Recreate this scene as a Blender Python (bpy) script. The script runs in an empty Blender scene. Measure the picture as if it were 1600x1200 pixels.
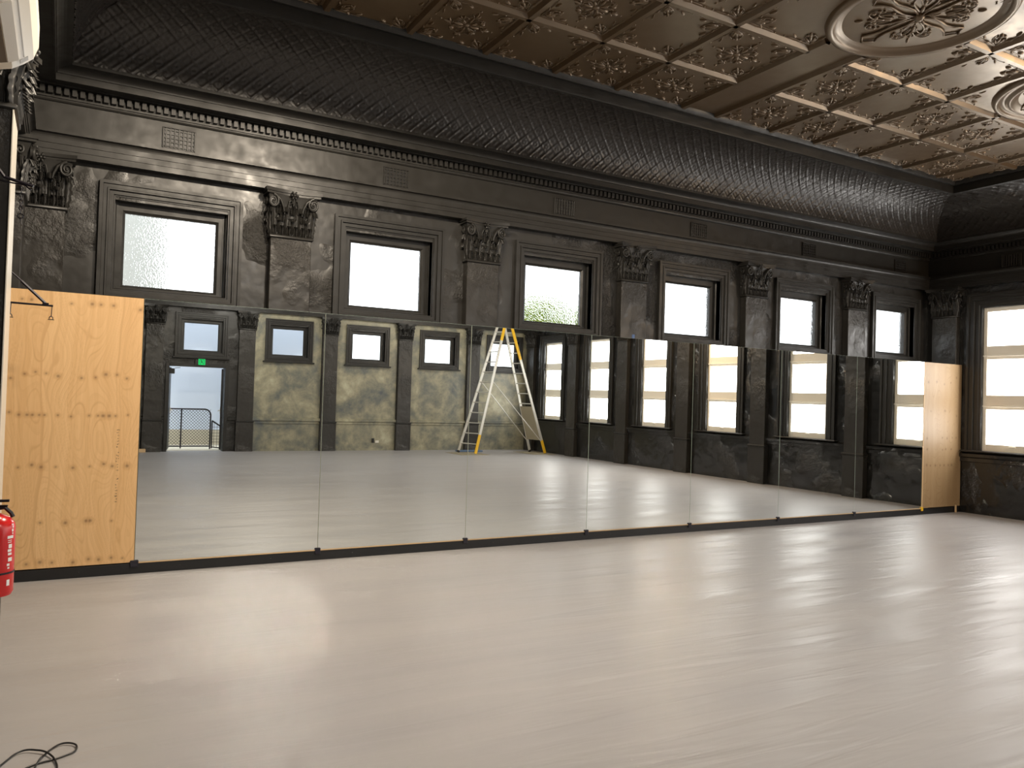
import bpy, math, random
import numpy as np
from mathutils import Vector, Matrix

random.seed(4); rng = np.random.RandomState(7)
C = bpy.context.scene.collection
sc = bpy.context.scene
R = math.radians
PI = math.pi

# ------------------------------------------------------------------ camera
yaw, pitch, roll = R(-29.682), R(1.154), R(1.701)
F = Vector((-math.sin(yaw)*math.cos(pitch), math.cos(yaw)*math.cos(pitch), math.sin(pitch)))
Rt = F.cross(Vector((0, 0, 1))).normalized(); Up = Rt.cross(F)
R2 = Rt*math.cos(roll) + Up*math.sin(roll); U2 = -Rt*math.sin(roll) + Up*math.cos(roll)
cam_d = bpy.data.cameras.new('camera'); cam = bpy.data.objects.new('camera', cam_d); C.objects.link(cam)
cam_d.sensor_width = 36; cam_d.lens = 1237.13/1600*36; cam_d.clip_start = .05; cam_d.clip_end = 200
M3 = Matrix((R2, U2, -F)).transposed()
cam.matrix_world = Matrix.Translation((0, -7.961, 1.68)) @ M3.to_4x4()
sc.camera = cam

# ------------------------------------------------------------------ sky, exposure
w = bpy.data.worlds.new('sky'); sc.world = w; w.use_nodes = True
wn = w.node_tree.nodes['Background']; wn.inputs[0].default_value = (.93, .97, 1, 1); wn.inputs[1].default_value = 3.4
sc.view_settings.view_transform = 'Standard'; sc.view_settings.look = 'None'
sc.view_settings.exposure = 0; sc.view_settings.gamma = 1; sc.view_settings.use_curve_mapping = False
try:
    sc.cycles.sample_clamp_indirect = 0
    sc.cycles.blur_glossy = .3
except Exception: pass
PANE_R = 13.5        # radiance of the sunlit frosted panes in the right wall
LAMP_W = 440.0       # each ceiling or fill lamp
# x, y, z, share of LAMP_W, shaded; the last five are added fill
LAMPS = [(2.4, -2.85, 4.86, 1.0, 1), (1.1, -2.85, 4.86, .38, 1), (4.2, -8.6, 4.86, .36, 1), (9.6, -8.6, 4.86, .26, 1), (4.2, -12.0, 4.86, .44, 1), (9.6, -12.0, 4.86, .30, 1), (12.2, -6.0, 4.15, .45, 0)]

# ------------------------------------------------------------------ room numbers
XL, XR, YB, YO, H = -.45, 13.40, .66, -14.566, 5.36
PP = 2.316; WX0, WW, WZ0, WZ1 = .50, .853, 2.705, 3.42      # high windows: first left edge, glass width, glass bottom and top
RY0, RW, RP = -.334, .968, 2.438                            # tall right windows
BX = [WX0 + PP*k for k in range(6)]

# ------------------------------------------------------------------ materials
def mat(name, col, rough=.5, metal=0., spec=.5):
    m = bpy.data.materials.new(name); m.use_nodes = True
    b = m.node_tree.nodes['Principled BSDF']
    b.inputs['Base Color'].default_value = (*col, 1); b.inputs['Roughness'].default_value = rough
    b.inputs['Metallic'].default_value = metal; b.inputs['Specular IOR Level'].default_value = spec
    m['b'] = 1
    return m
class NT:
    def __init__(s, m): s.t = m.node_tree; s.b = s.t.nodes['Principled BSDF']
    def n(s, typ, **kw):
        nd = s.t.nodes.new(typ)
        for k, v in kw.items():
            if k.startswith('i_'): nd.inputs[k[2:].replace('_', ' ')].default_value = v
            else: setattr(nd, k, v)
        return nd
    def l(s, a, b): s.t.links.new(a, b)
    def coord(s, scale=(1, 1, 1)):
        tc = s.n('ShaderNodeTexCoord'); mp = s.n('ShaderNodeMapping'); mp.inputs['Scale'].default_value = scale
        s.l(tc.outputs['Object'], mp.inputs['Vector']); return mp.outputs[0]
    def noise(s, vec, scale, detail=3, rough=.5, dist=0, norm=True):
        nd = s.n('ShaderNodeTexNoise'); nd.normalize = norm; nd.inputs['Scale'].default_value = scale; nd.inputs['Detail'].default_value = detail
        nd.inputs['Roughness'].default_value = rough; nd.inputs['Distortion'].default_value = dist
        s.l(vec, nd.inputs['Vector']); return nd.outputs['Fac']
    def ramp(s, f, stops):
        nd = s.n('ShaderNodeValToRGB'); e = nd.color_ramp.elements
        while len(e) < len(stops): e.new(.5)
        for x, (p, c) in zip(e, stops): x.position = p; x.color = (*c, 1) if len(c) == 3 else c
        s.l(f, nd.inputs[0]); return nd.outputs[0]
    def math(s, op, a, b=None):
        nd = s.n('ShaderNodeMath', operation=op)
        for i, v in enumerate((a, b)):
            if v is None: continue
            if isinstance(v, (int, float)): nd.inputs[i].default_value = v
            else: s.l(v, nd.inputs[i])
        return nd.outputs[0]
    def bump(s, h, strength=.5, dist=.01, prev=None):
        nd = s.n('ShaderNodeBump'); nd.inputs['Strength'].default_value = strength; nd.inputs['Distance'].default_value = dist
        s.l(h, nd.inputs['Height'])
        if prev is not None: s.l(prev, nd.inputs['Normal'])
        return nd.outputs[0]

def black_paint(name, col, rough, damage=0., lump=.5, scale=1., spec=.5):
    m = mat(name, col, rough, 0, spec); t = NT(m); v = t.coord((scale,)*3)
    n1 = t.noise(v, 3.5, 2, .5, 0, False); n2 = t.noise(v, 40, 1, .5, 0, False)
    bp = t.bump(n1, lump, .009); bp = t.bump(n2, .35*lump, .0007, bp)
    if damage:
        mask = t.ramp(t.noise(v, 1.1, 3), [(.50, (0, 0, 0)), (.60, (1, 1, 1))])
        d = t.noise(v, 16, 5, .62)
        bp = t.bump(t.math('MULTIPLY', mask, d), damage, .06, bp)
    t.l(bp, t.b.inputs['Normal'])
    rr = t.ramp(t.noise(v, 7, 3), [(.3, (rough*.75,)*3), (.7, (min(1, rough*1.25),)*3)])
    t.l(rr, t.b.inputs['Roughness'])
    return m
M_wall = black_paint('black_wall_paint', (.033, .031, .028), .38, .8, spec=.45)
M_wallr = black_paint('black_rough_wall_paint', (.015, .0145, .0135), .19, 1.0, spec=.8)
M_blk = black_paint('black_gloss_paint', (.026, .0245, .022), .40, 0, .25, spec=.38)
M_pil = black_paint('black_pilaster_paint', (.033, .030, .026), .37, .6, spec=.45)
M_cove = black_paint('black_cove_paint', (.036, .032, .029), .33, 0, .1)
M_ceil = black_paint('black_ceiling_paint', (.10, .070, .043), .37, 0, .12, spec=.95)
for k_, v_ in (('Coat Weight', .9), ('Coat Roughness', .34), ('Coat IOR', 1.7)): M_ceil.node_tree.nodes['Principled BSDF'].inputs[k_].default_value = v_
M_ceil.node_tree.nodes['Principled BSDF'].inputs['Coat Tint'].default_value = (1, .88, .70, 1); M_ceil.node_tree.nodes['Principled BSDF'].inputs['Specular Tint'].default_value = (1, .80, .55, 1)  # warm gold of the window glare put into the coat and specular tints
M_kick = mat('black_board', (.012, .012, .013), .4)
M_metalblk = mat('black_metal', (.01, .008, .014), .35, .3)
M_clip = mat('dark_plastic', (.012, .01, .02), .3)

def plaster():
    m = mat('gold_grey_plaster', (.2, .2, .15), .42); t = NT(m); v = t.coord()
    a = t.noise(v, 1.6, 8, .62, .4); b = t.noise(v, 5, 6, .7)
    f = t.math('ADD', t.math('MULTIPLY', a, .7), t.math('MULTIPLY', b, .3))
    c = t.ramp(f, [(.34, (.075, .09, .10)), (.46, (.18, .176, .135)), (.56, (.30, .278, .19)), (.70, (.48, .45, .32))])
    t.l(c, t.b.inputs['Base Color']); t.l(t.bump(b, .2, .01), t.b.inputs['Normal']); return m
M_plas = plaster()

def floor_mat():
    m = mat('grey_vinyl', (.43, .40, .38), .3, 0, .15); t = NT(m)
    v = t.coord((1, 1, 1)); vs = t.coord((.35, 2.2, 1))
    n = t.noise(vs, 1.3, 4, .5); n2 = t.noise(v, .5, 2)
    f = t.math('ADD', t.math('MULTIPLY', n, .6), t.math('MULTIPLY', n2, .4))
    t.l(t.ramp(f, [(.3, (.36, .352, .362)), (.7, (.43, .42, .42))]), t.b.inputs['Base Color'])
    t.l(t.ramp(n, [(.3, (.34,)*3), (.7, (.46,)*3)]), t.b.inputs['Roughness'])
    vw = t.coord((.7, 5.0, 1)); w1 = t.noise(vw, 1.1, 3, .5, .6, False)
    bp = t.bump(w1, .3, .010)
    t.l(bp, t.b.inputs['Normal']); return m
M_floor = floor_mat()

def mirror_mat():
    m = bpy.data.materials.new('mirror_silver'); m.use_nodes = True; t = m.node_tree
    t.nodes.remove(t.nodes['Principled BSDF']); g = t.nodes.new('ShaderNodeBsdfGlossy')
    g.inputs['Color'].default_value = (.90, .93, .92, 1); g.inputs['Roughness'].default_value = 0
    t.links.new(g.outputs[0], t.nodes['Material Output'].inputs[0]); return m
M_mir = mirror_mat()
M_glassedge = mat('glass_edge', (.55, .66, .60), .15)
M_timber = mat('raw_timber', (.62, .43, .24), .6)
def ply_mat():
    m = mat('pine_plywood', (.7, .5, .3), .5); t = NT(m)
    a = t.n('ShaderNodeVertexColor'); a.layer_name = 'grain'
    t.l(a.outputs[0], t.b.inputs['Base Color']); return m
M_ply = ply_mat()
def emis(name, col, s):
    m = bpy.data.materials.new(name); m.use_nodes = True; t = m.node_tree
    t.nodes.remove(t.nodes['Principled BSDF']); g = t.nodes.new('ShaderNodeEmission')
    g.inputs[0].default_value = (*col, 1); g.inputs[1].default_value = s
    t.links.new(g.outputs[0], t.nodes['Material Output'].inputs[0]); return m
M_pane_r = emis('sunlit_frosted_pane', (1, .97, .93), PANE_R)
def tex_glass():
    m = mat('hammered_glass', (1, 1, 1), .12); t = NT(m)
    t.b.inputs['Transmission Weight'].default_value = 1; t.b.inputs['IOR'].default_value = 1.15
    vo = t.n('ShaderNodeTexVoronoi'); vo.inputs['Scale'].default_value = 55; t.l(t.coord(), vo.inputs['Vector'])
    t.l(t.bump(vo.outputs['Distance'], .9, .01), t.b.inputs['Normal']); return m
M_tex = tex_glass()
def clear_glass():
    m = bpy.data.materials.new('clear_pane'); m.use_nodes = True; t = m.node_tree
    t.nodes.remove(t.nodes['Principled BSDF']); a = t.nodes.new('ShaderNodeBsdfTransparent'); g = t.nodes.new('ShaderNodeBsdfGlossy')
    g.inputs['Roughness'].default_value = .05; mx = t.nodes.new('ShaderNodeMixShader'); mx.inputs[0].default_value = .06
    t.links.new(a.outputs[0], mx.inputs[1]); t.links.new(g.outputs[0], mx.inputs[2])
    t.links.new(mx.outputs[0], t.nodes['Material Output'].inputs[0]); return m
M_clear = clear_glass()
M_sash = mat('cream_sash_paint', (.88, .83, .72), .4)
M_white = mat('white_plastic', (.72, .68, .60), .35)
M_whited = mat('grey_plastic', (.35, .33, .30), .4)
M_red = mat('red_enamel', (.62, .012, .012), .22)
M_chrome = mat('steel', (.6, .6, .6), .25, 1)
M_alu = mat('worn_aluminium', (.62, .60, .55), .38, .35)
M_yel = mat('yellow_paint', (.85, .50, .02), .4)
M_outw = mat('outside_white_wall', (.74, .82, .97), .8)
M_outb = mat('outside_sand', (.62, .56, .44), .9)
M_leaf = mat('green_leaves', (.30, .40, .03), .6)
M_bark = mat('bark', (.15, .11, .07), .8)
M_rubber = mat('black_rubber', (.012, .012, .013), .45)
M_label = mat('white_print', (.8, .8, .78), .5)
M_blue = mat('blue_sheet', (.10, .16, .26), .5)
M_kraft = mat('drop_board', (.33, .29, .20), .7)
M_stamp = mat('faded_stamp_ink', (.30, .20, .10), .7)

# ------------------------------------------------------------------ mesh helpers
class MB:
    def __init__(s): s.v = []; s.f = []; s.n = 0
    def add(s, v, f, M=None):
        v = np.asarray(v, float).reshape(-1, 3)
        if M is not None:
            M = np.array(M); v = v @ M[:3, :3].T + M[:3, 3]
        s.v.append(v); k = s.n; s.f += [tuple(i+k for i in q) for q in f]; s.n += len(v); return s
    def box(s, x0, x1, y0, y1, z0, z1, M=None):
        v = [(x, y, z) for z in (z0, z1) for y in (y0, y1) for x in (x0, x1)]
        return s.add(v, [(0, 2, 3, 1), (4, 5, 7, 6), (0, 1, 5, 4), (2, 6, 7, 3), (0, 4, 6, 2), (1, 3, 7, 5)], M)
    def cbox(s, x0, x1, y0, y1, z0, z1, c=.01):     # box with chamfered edges
        a = np.array([(x0, x1), (y0, y1), (z0, z1)], float); pts = []; idx = {}
        for ax in range(3):
            for sgn in (0, 1):
                for p in (0, 1):
                    for q in (0, 1):
                        o = [0, 0, 0]; o[ax] = a[ax][sgn]; b, d = [i for i in range(3) if i != ax]
                        o[b] = a[b][p] + (c if p == 0 else -c); o[d] = a[d][q] + (c if q == 0 else -c)
                        key = [0, 0, 0]; key[ax] = sgn; key[b] = p; key[d] = q
                        idx[(ax, tuple(key))] = len(pts); pts.append(o)
        f = []
        for ax in range(3):
            b, d = [i for i in range(3) if i != ax]
            for sgn in (0, 1):
                ks = []
                for p, q in ((0, 0), (1, 0), (1, 1), (0, 1)):
                    k = [0, 0, 0]; k[ax] = sgn; k[b] = p; k[d] = q; ks.append(idx[(ax, tuple(k))])
                f.append(tuple(ks))
        for ax in range(3):     # edges running along ax
            b, d = [i for i in range(3) if i != ax]
            for p in (0, 1):
                for q in (0, 1):
                    k0 = [0]*3; k1 = [0]*3; k0[ax] = 0; k1[ax] = 1; k0[b] = k1[b] = p; k0[d] = k1[d] = q
                    f.append((idx[(b, tuple(k0))], idx[(b, tuple(k1))], idx[(d, tuple(k1))], idx[(d, tuple(k0))]))
        for k in [(i, j, l) for i in (0, 1) for j in (0, 1) for l in (0, 1)]:
            f.append((idx[(0, k)], idx[(1, k)], idx[(2, k)]))
        return s.add(pts, f)
    def tube(s, pts, r, n=8, closed=False, caps=True):
        P = np.asarray(pts, float); m = len(P); rr = np.full(m, r) if np.isscalar(r) else np.asarray(r, float)
        T = np.roll(P, -1, 0)-np.roll(P, 1, 0) if closed else np.gradient(P, axis=0)
        T /= np.linalg.norm(T, axis=1)[:, None]+1e-12
        up = np.array([0, 0, 1.]) if abs(T[0][2]) < .9 else np.array([1., 0, 0])
        vs = []; a = np.linspace(0, 2*PI, n, endpoint=False); N = np.cross(T[0], up); N /= np.linalg.norm(N)
        for i in range(m):
            N = N-T[i]*np.dot(N, T[i]); N /= np.linalg.norm(N)+1e-12; B = np.cross(T[i], N)
            vs.append(P[i]+rr[i]*(np.cos(a)[:, None]*N+np.sin(a)[:, None]*B))
        f = []
        for i in range(m if closed else m-1):
            j = (i+1) % m
            for k in range(n): f.append((i*n+k, i*n+(k+1) % n, j*n+(k+1) % n, j*n+k))
        if caps and not closed: f += [tuple(range(n))[::-1], tuple(range((m-1)*n, m*n))]
        return s.add(np.concatenate(vs), f)
    def lathe(s, prof, n=24, M=None):
        a = np.linspace(0, 2*PI, n, endpoint=False); vs = []; f = []
        for r, z in prof: vs.append(np.stack([r*np.cos(a), r*np.sin(a), np.full(n, z)], 1))
        for i in range(len(prof)-1):
            for k in range(n): f.append((i*n+k, i*n+(k+1) % n, (i+1)*n+(k+1) % n, (i+1)*n+k))
        m = len(prof); f += [tuple(range(n))[::-1], tuple(range((m-1)*n, m*n))]
        return s.add(np.concatenate(vs), f, M)
    def grid(s, P, M=None):     # P: (a, b, 3)
        a, b = P.shape[:2]; i = np.arange((a-1)*(b-1)); r = i//(b-1); c = i % (b-1); k = r*b+c
        f = np.stack([k, k+1, k+b+1, k+b], 1).tolist()
        return s.add(P.reshape(-1, 3), f, M)
    def blob(s, c, ax, nr=5, ns=7, M=None):     # ellipsoid: centre, three semi-axis vectors
        th = np.linspace(0, PI, nr); ph = np.linspace(0, 2*PI, ns, endpoint=False); A = np.array(ax, float); v = []
        for t in th:
            for p in ph: v.append(np.array(c)+A[0]*math.cos(t)+A[1]*math.sin(t)*math.cos(p)+A[2]*math.sin(t)*math.sin(p))
        f = [(i*ns+k, i*ns+(k+1) % ns, (i+1)*ns+(k+1) % ns, (i+1)*ns+k) for i in range(nr-1) for k in range(ns)]
        return s.add(v, f, M)
    def data(s): return np.concatenate(s.v), s.f
    def mesh(s, name):
        me = bpy.data.meshes.new(name); me.from_pydata(np.concatenate(s.v).tolist(), [], s.f); me.update(); return me
    def build(s, name, m, parent=None, smooth=False, mats=None, sharp=40):
        me = s.mesh(name)
        for mm in (mats or [m]): me.materials.append(mm)
        if smooth:
            me.polygons.foreach_set('use_smooth', [True]*len(me.polygons))
            if smooth != 2: me.set_sharp_from_angle(angle=R(sharp))
        o = bpy.data.objects.new(name, me); C.objects.link(o)
        if parent: o.parent = parent
        return o
def tag(o, label, cat, group=None):
    o['label'] = label; o['category'] = cat
    if group: o['group'] = group
    return o
def struct(o): o['kind'] = 'structure'; return o
def empty(name, loc=(0, 0, 0), rz=0):
    o = bpy.data.objects.new(name, None); C.objects.link(o); o.location = loc; o.rotation_euler = (0, 0, rz); o.empty_display_size = .1; return o
def thing(name, label, cat, loc=(0, 0, 0), rz=0, group=None): return tag(empty(name, loc, rz), label, cat, group)
def copy_tree(o, parent=None):
    c = o.copy(); C.objects.link(c); c.parent = parent
    for ch in list(o.children): copy_tree(ch, c)
    return c

# ------------------------------------------------------------------ floor and walls
struct(MB().box(XL-.3, XR+.3, YO-.3, YB+.3, -.25, 0).build('floor', M_floor))
def wall_cells(lo, hi, z0, z1, holes):
    us = sorted({lo, hi, *[h[0] for h in holes], *[h[1] for h in holes]}); zs = sorted({z0, z1, *[h[2] for h in holes], *[h[3] for h in holes]})
    out = []
    for a, b in zip(us, us[1:]):
        for c, d in zip(zs, zs[1:]):
            mu, mz = (a+b)/2, (c+d)/2
            if not any(h[0] < mu < h[1] and h[2] < mz < h[3] for h in holes): out.append((a, b, c, d))
    return out
WT = 5.5
hb = [(x-.10, x+WW+.10, WZ0-.10, WZ1+.10) for x in BX]
m = MB()
for a, b, c, d in wall_cells(XL-.3, XR+.3, -.05, WT, hb): m.box(a, b, YB, YB+.3, c, d)
struct(m.build('wall_back', M_wall))
hr = [(RY0-RW-RP*k, RY0-RP*k, 1.062, 3.459) for k in range(6)]
m = MB()
for a, b, c, d in wall_cells(YO-.3, YB, -.05, WT, hr): m.box(XR, XR+.3, a, b, c, d)
struct(m.build('wall_right', M_wallr))
m = MB().box(XL-.3, XL, YO-.3, YB, -.05, WT)
struct(m.build('wall_left', M_wall))
DX0, DX1, DZ = 2.467, 3.867, 2.254
ho = hb + [(DX0, DX1, -.05, DZ)]
m = MB()
for a, b, c, d in wall_cells(XL, XR, -.05, WT, ho): m.box(a, b, YO-.3, YO, c, d)
struct(m.build('wall_opposite', M_wall))
# mottled plaster skim on the bays of the opposite wall beyond the door bay
PC = [WX0+WW/2-PP/2+PP*k for k in range(7)]      # pilaster centres: -.23, 2.08, 4.40 ...
m = MB()
for k in range(2, 6):
    a0, b0 = PC[k]+.23, min(PC[k+1]-.23, XR)
    hh = [(BX[k]-.24, BX[k]+WW+.24, 2.50, 3.69)]
    for a, b, c, d in wall_cells(a0, b0, 0, 3.83, hh): m.box(a, b, YO, YO+.006, c, d)
struct(m.build('trim_6', M_plas))

# dado rails
def sweep_line(prof, p0, p1, inward, name, mt):
    # prof [(o, z)], a straight moulding along p0 -> p1, projecting along inward
    m = MB(); P = []
    for (o, z) in prof: P.append([(p0[0]+inward[0]*o, p0[1]+inward[1]*o, z), (p1[0]+inward[0]*o, p1[1]+inward[1]*o, z)])
    m.grid(np.array(P)); return m
dado = [(0, .86), (.03, .87), (.03, .93), (.06, .95), (.06, 1.0), (.03, 1.02), (0, 1.03)]
dado_o = [(o, z-.10) for o, z in dado]
m = sweep_line(dado, (XR, YO), (XR, YB), (-1, 0), 'd', M_wallr)
struct(m.build('trim_1', M_wallr))
m = MB()
for a, b in ((XL, DX0-.1), (DX1+.1, PC[2])):
    mm = sweep_line(dado_o, (a, YO), (b, YO), (0, 1), 'd', None); m.add(*mm.data())
struct(m.build('trim_2', M_blk))
m = MB()
for k in range(2, 6):
    mm = sweep_line(dado_o, (PC[k]+.2, YO), (min(PC[k+1]-.2, XR), YO), (0, 1), 'd', None); m.add(*mm.data())
struct(m.build('trim_7', M_plas))

# ------------------------------------------------------------------ entablature, cove, ceiling: loops around the room
def loop(prof):         # [(inset, z)] swept around the four walls with mitred corners
    P = []
    for o, z in prof:
        P.append([(XL+o, YB-o, z), (XR-o, YB-o, z), (XR-o, YO+o, z), (XL+o, YO+o, z), (XL+o, YB-o, z)])
    return MB().grid(np.array(P))
def arc(o0, z0, o1, z1, n, kind):       # quarter curves for mouldings
    out = []
    for i in range(n+1):
        t = i/n*PI/2
        if kind == 'ovolo': out.append((o0+(o1-o0)*math.sin(t), z0+(z1-z0)*(1-math.cos(t))))
        else: out.append((o0+(o1-o0)*(1-math.cos(t)), z0+(z1-z0)*math.sin(t)))
    return out
prof = [(0, 3.83), (.115, 3.83), (.115, 3.885), (.122, 3.887), (.122, 3.94), (.13, 3.942), (.13, 3.99)] + arc(.13, 3.99, .165, 4.03, 4, 'cav') + \
       [(.175, 4.03), (.175, 4.055), (.06, 4.062), (.06, 4.345)] + arc(.06, 4.345, .09, 4.375, 4, 'ovolo') + [(.105, 4.375), (.105, 4.395), (.10, 4.397), (.10, 4.47)] + \
       [(.17, 4.472), (.17, 4.485), (.30, 4.487), (.30, 4.475), (.315, 4.475), (.315, 4.535), (.325, 4.537)] + arc(.325, 4.54, .415, 4.59, 6, 'cav') + [(.44, 4.592), (.44, 4.62)]
m = loop(prof)
def dentils(m, o0, o1, z0, z1, pitch, wd):
    n = int((XR-XL-.24)/pitch)
    for i in range(n):
        x = XL+.12+i*pitch; m.box(x, x+wd, YB-o1, YB-o0, z0, z1); m.box(x, x+wd, YO+o0, YO+o1, z0, z1)
    n = int((YB-YO-.24)/pitch)
    for i in range(n):
        y = YO+.12+i*pitch; m.box(XR-o1, XR-o0, y, y+wd, z0, z1); m.box(XL+o0, XL+o1, y, y+wd, z0, z1)
dentils(m, .095, .155, 4.40, 4.465, .066, .040)
struct(m.build('trim_3', M_blk))

# cove with a pressed diamond pattern
AO0, AZ0, AO1, AZ1 = .44, 4.62, 1.11, 5.205
tt = np.linspace(0, PI/2, 400)
co = AO0+(AO1-AO0)*(1-np.cos(tt)); cz = AZ0+(AZ1-AZ0)*np.sin(tt)
cs = np.concatenate([[0], np.cumsum(np.hypot(np.diff(co), np.diff(cz)))]); CL = cs[-1]
def cove_side(lo, hi, place, du, ds, outn, mitre):
    nu = int((hi-lo)/du)+1; ns = int(CL/ds)+1
    s = np.linspace(0, CL, ns); t = np.interp(s, cs, tt)
    o = AO0+(AO1-AO0)*(1-np.cos(t)); z = AZ0+(AZ1-AZ0)*np.sin(t)
    # unit normal of the profile, pointing into the room (down and inward)
    do = (AO1-AO0)*np.sin(t); dz = (AZ1-AZ0)*np.cos(t); L = np.hypot(do, dz); no = dz/L; nz = -do/L
    u = np.linspace(lo, hi, nu); U, S = np.meshgrid(u, s, indexing='ij'); O = np.broadcast_to(o, U.shape); Z = np.broadcast_to(z, U.shape)
    U = np.clip(U, lo+O, hi-O)
    W = .155
    a = (U+S)/W; b = (U-S)/W; fa = a-np.floor(a)-.5; fb = b-np.floor(b)-.5
    ridge = np.maximum(np.exp(-((.5-abs(fa))/.055)**2), np.exp(-((.5-abs(fb))/.055)**2))
    r = np.hypot(fa, fb); th = np.arctan2(fb, fa); par = (np.floor(a)+np.floor(b)) % 2
    d0 = .8*np.exp(-(r/.10)**2) + .45*np.exp(-((r-.27)/.05)**2)*(.55+.45*np.cos(4*th))
    d1 = .55*np.exp(-((r-.20)/.06)**2) + .7*np.exp(-(((fa-.22)**2+(fb+.22)**2)/.006)) + .3*np.exp(-((r-.33)/.04)**2)*(abs(np.cos(2*th)))
    h = .016*ridge + .015*np.where(par > .5, d0, d1)*(ridge < .5)
    O2 = O + h*no; Z2 = Z + h*nz
    P = np.stack([*place(U, O2), Z2], -1)
    return MB().grid(P)
struct(cove_side(XL, XR, lambda U, O: (U, YB-O), .0135, .0135, 1, 1).build('trim_8', M_cove, smooth=2))
struct(cove_side(YO, YB, lambda U, O: (XR-O, U), .021, .018, 1, 1).build('trim_9', M_cove, smooth=2))
struct(cove_side(YO, YB, lambda U, O: (XL+O, U), .026, .022, 1, 1).build('trim_10', M_cove, smooth=2))
struct(cove_side(XL, XR, lambda U, O: (U, YO+O), .05, .04, 1, 1).build('trim_11', M_cove, smooth=2))
m = loop([(1.09, 5.23), (1.09, 5.195), (1.10, 5.175), (1.12, 5.168), (1.145, 5.178), (1.15, 5.195), (1.15, 5.305), (1.165, 5.295), (1.20, 5.295), (1.22, 5.32), (1.23, 5.37)])
struct(m.build('trim_4', M_blk, smooth=True))
CEIL = struct(MB().box(XL-.3, XR+.3, YO-.3, YB+.3, H, H+.12).build('ceiling', M_ceil))

# ceiling ribs and pressed ornament
GX = [.70, 1.22, 2.07, 2.92, 3.775, 4.645, 5.504, 6.522, 7.074, 8.049, 8.898, 9.863, 10.87, 11.70, 12.25]
GY = [-.481-.978*i for i in range(14)] + [-13.41]
ROS = [(6.80, -3.46, .785, 0), (9.905, -3.44, .89, 1), (3.71, -3.44, .89, 1), (6.80, -8.37, .785, 0)]
def cut(fixed, lo, hi, along):       # keep ribs out of the round rosettes
    segs = [(lo, hi)]
    for (cx, cy, r, k) in ROS:
        r += .05; c, o = (cx, cy) if along == 'x' else (cy, cx); d = abs(fixed-o)
        if d < r:
            hgt = math.sqrt(r*r-d*d); ns = []
            for a, b in segs:
                if b <= c-hgt or a >= c+hgt: ns.append((a, b)); continue
                if a < c-hgt: ns.append((a, c-hgt))
                if b > c+hgt: ns.append((c+hgt, b))
            segs = ns
    return segs
def rib(m, a, b, fixed, along, wd=.036, dp=.042):
    pr = [(-wd-.012, 0), (-wd, -dp*.55), (-wd*.7, -dp), (wd*.7, -dp), (wd, -dp*.55), (wd+.012, 0)]
    P = []
    for q, z in pr:
        P.append([(a, fixed+q, H+z), (b, fixed+q, H+z)] if along == 'x' else [(fixed+q, a, H+z), (fixed+q, b, H+z)])
    m.grid(np.array(P))
m = MB()
for gx in GX[1:-1]:
    for a, b in cut(gx, GY[-1], GY[0], 'y'): rib(m, a, b, gx, 'y')
for gy in GY[1:-1]:
    for lo, hi in ((GX[0], GX[7]), (GX[8], GX[-1])):
        for a, b in cut(gy, lo, hi, 'x'): rib(m, a, b, gy, 'x')
m.build('rib_grid', M_ceil, CEIL, smooth=True)

def leaf_blob(m, x, y, ang, L, W, D=.022, z=0):
    c, s = math.cos(ang), math.sin(ang)
    m.blob((x+c*L/2, y+s*L/2, z), [(c*L/2, s*L/2, 0), (-s*W/2, c*W/2, 0), (0, 0, D)], 5, 6)
def scroll(m, x, y, a0, turn, L, r=.006, curl=5.0, n=11, z=-.006):
    pts = []; px, py, a = x, y, a0
    for i in range(n):
        pts.append((px, py, z)); st = L/n; a += turn*curl/n*(i/n)**1.3*1.6; px += math.cos(a)*st; py += math.sin(a)*st
    m.tube(pts, [r*(1-.4*i/n) for i in range(n)], 5); m.blob((px, py, z), [(r*1.9, 0, 0), (0, r*1.9, 0), (0, 0, r*1.6)], 5, 6)
def corner_spray():
    m = MB(); D = PI/4
    for da, L, W, off in ((0, .13, .032, .05), (.42, .10, .026, .05), (-.42, .10, .026, .05), (.9, .07, .02, .07), (-.9, .07, .02, .07), (0, .06, .03, .16)):
        leaf_blob(m, .035+off*math.cos(D), .035+off*math.sin(D), D+da, L, W)
    for sg in (1, -1):
        a = D+sg*.62; scroll(m, .05+.02*sg*-1*0, .05, a, -sg, .24, .006, 4.2)
        a = D+sg*.74; scroll(m, .04, .04, a, sg*.25, .30, .005, 1.2)
        leaf_blob(m, .06+.17*math.cos(a), .06+.17*math.sin(a), a-.3*sg, .07, .022); leaf_blob(m, .05+.10*math.cos(a), .05+.10*math.sin(a), a+.5*sg, .05, .018)
    return m.data()
def centre_floral():
    m = MB(); m.blob((0, 0, 0), [(.028, 0, 0), (0, .028, 0), (0, 0, .02)], 6, 8)
    for k in range(8):
        a = k*PI/4; big = k % 2 == 0; L = .10 if big else .075
        leaf_blob(m, .03*math.cos(a), .03*math.sin(a), a, L, .034)
        r2 = .15 if big else .12
        leaf_blob(m, r2*math.cos(a), r2*math.sin(a), a, .08 if big else .05, .026)
        for sg in (1, -1):
            leaf_blob(m, r2*math.cos(a), r2*math.sin(a), a+sg*.75, .055, .018)
            scroll(m, .06*math.cos(a+sg*.2), .06*math.sin(a+sg*.2), a+sg*.35, sg, .15, .0048, 4.5, 9)
        if big:
            m.blob((.255*math.cos(a), .255*math.sin(a), 0), [(.013, 0, 0), (0, .013, 0), (0, 0, .012)], 5, 6)
    return m.data()
CS, CF = corner_spray(), centre_floral()
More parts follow.
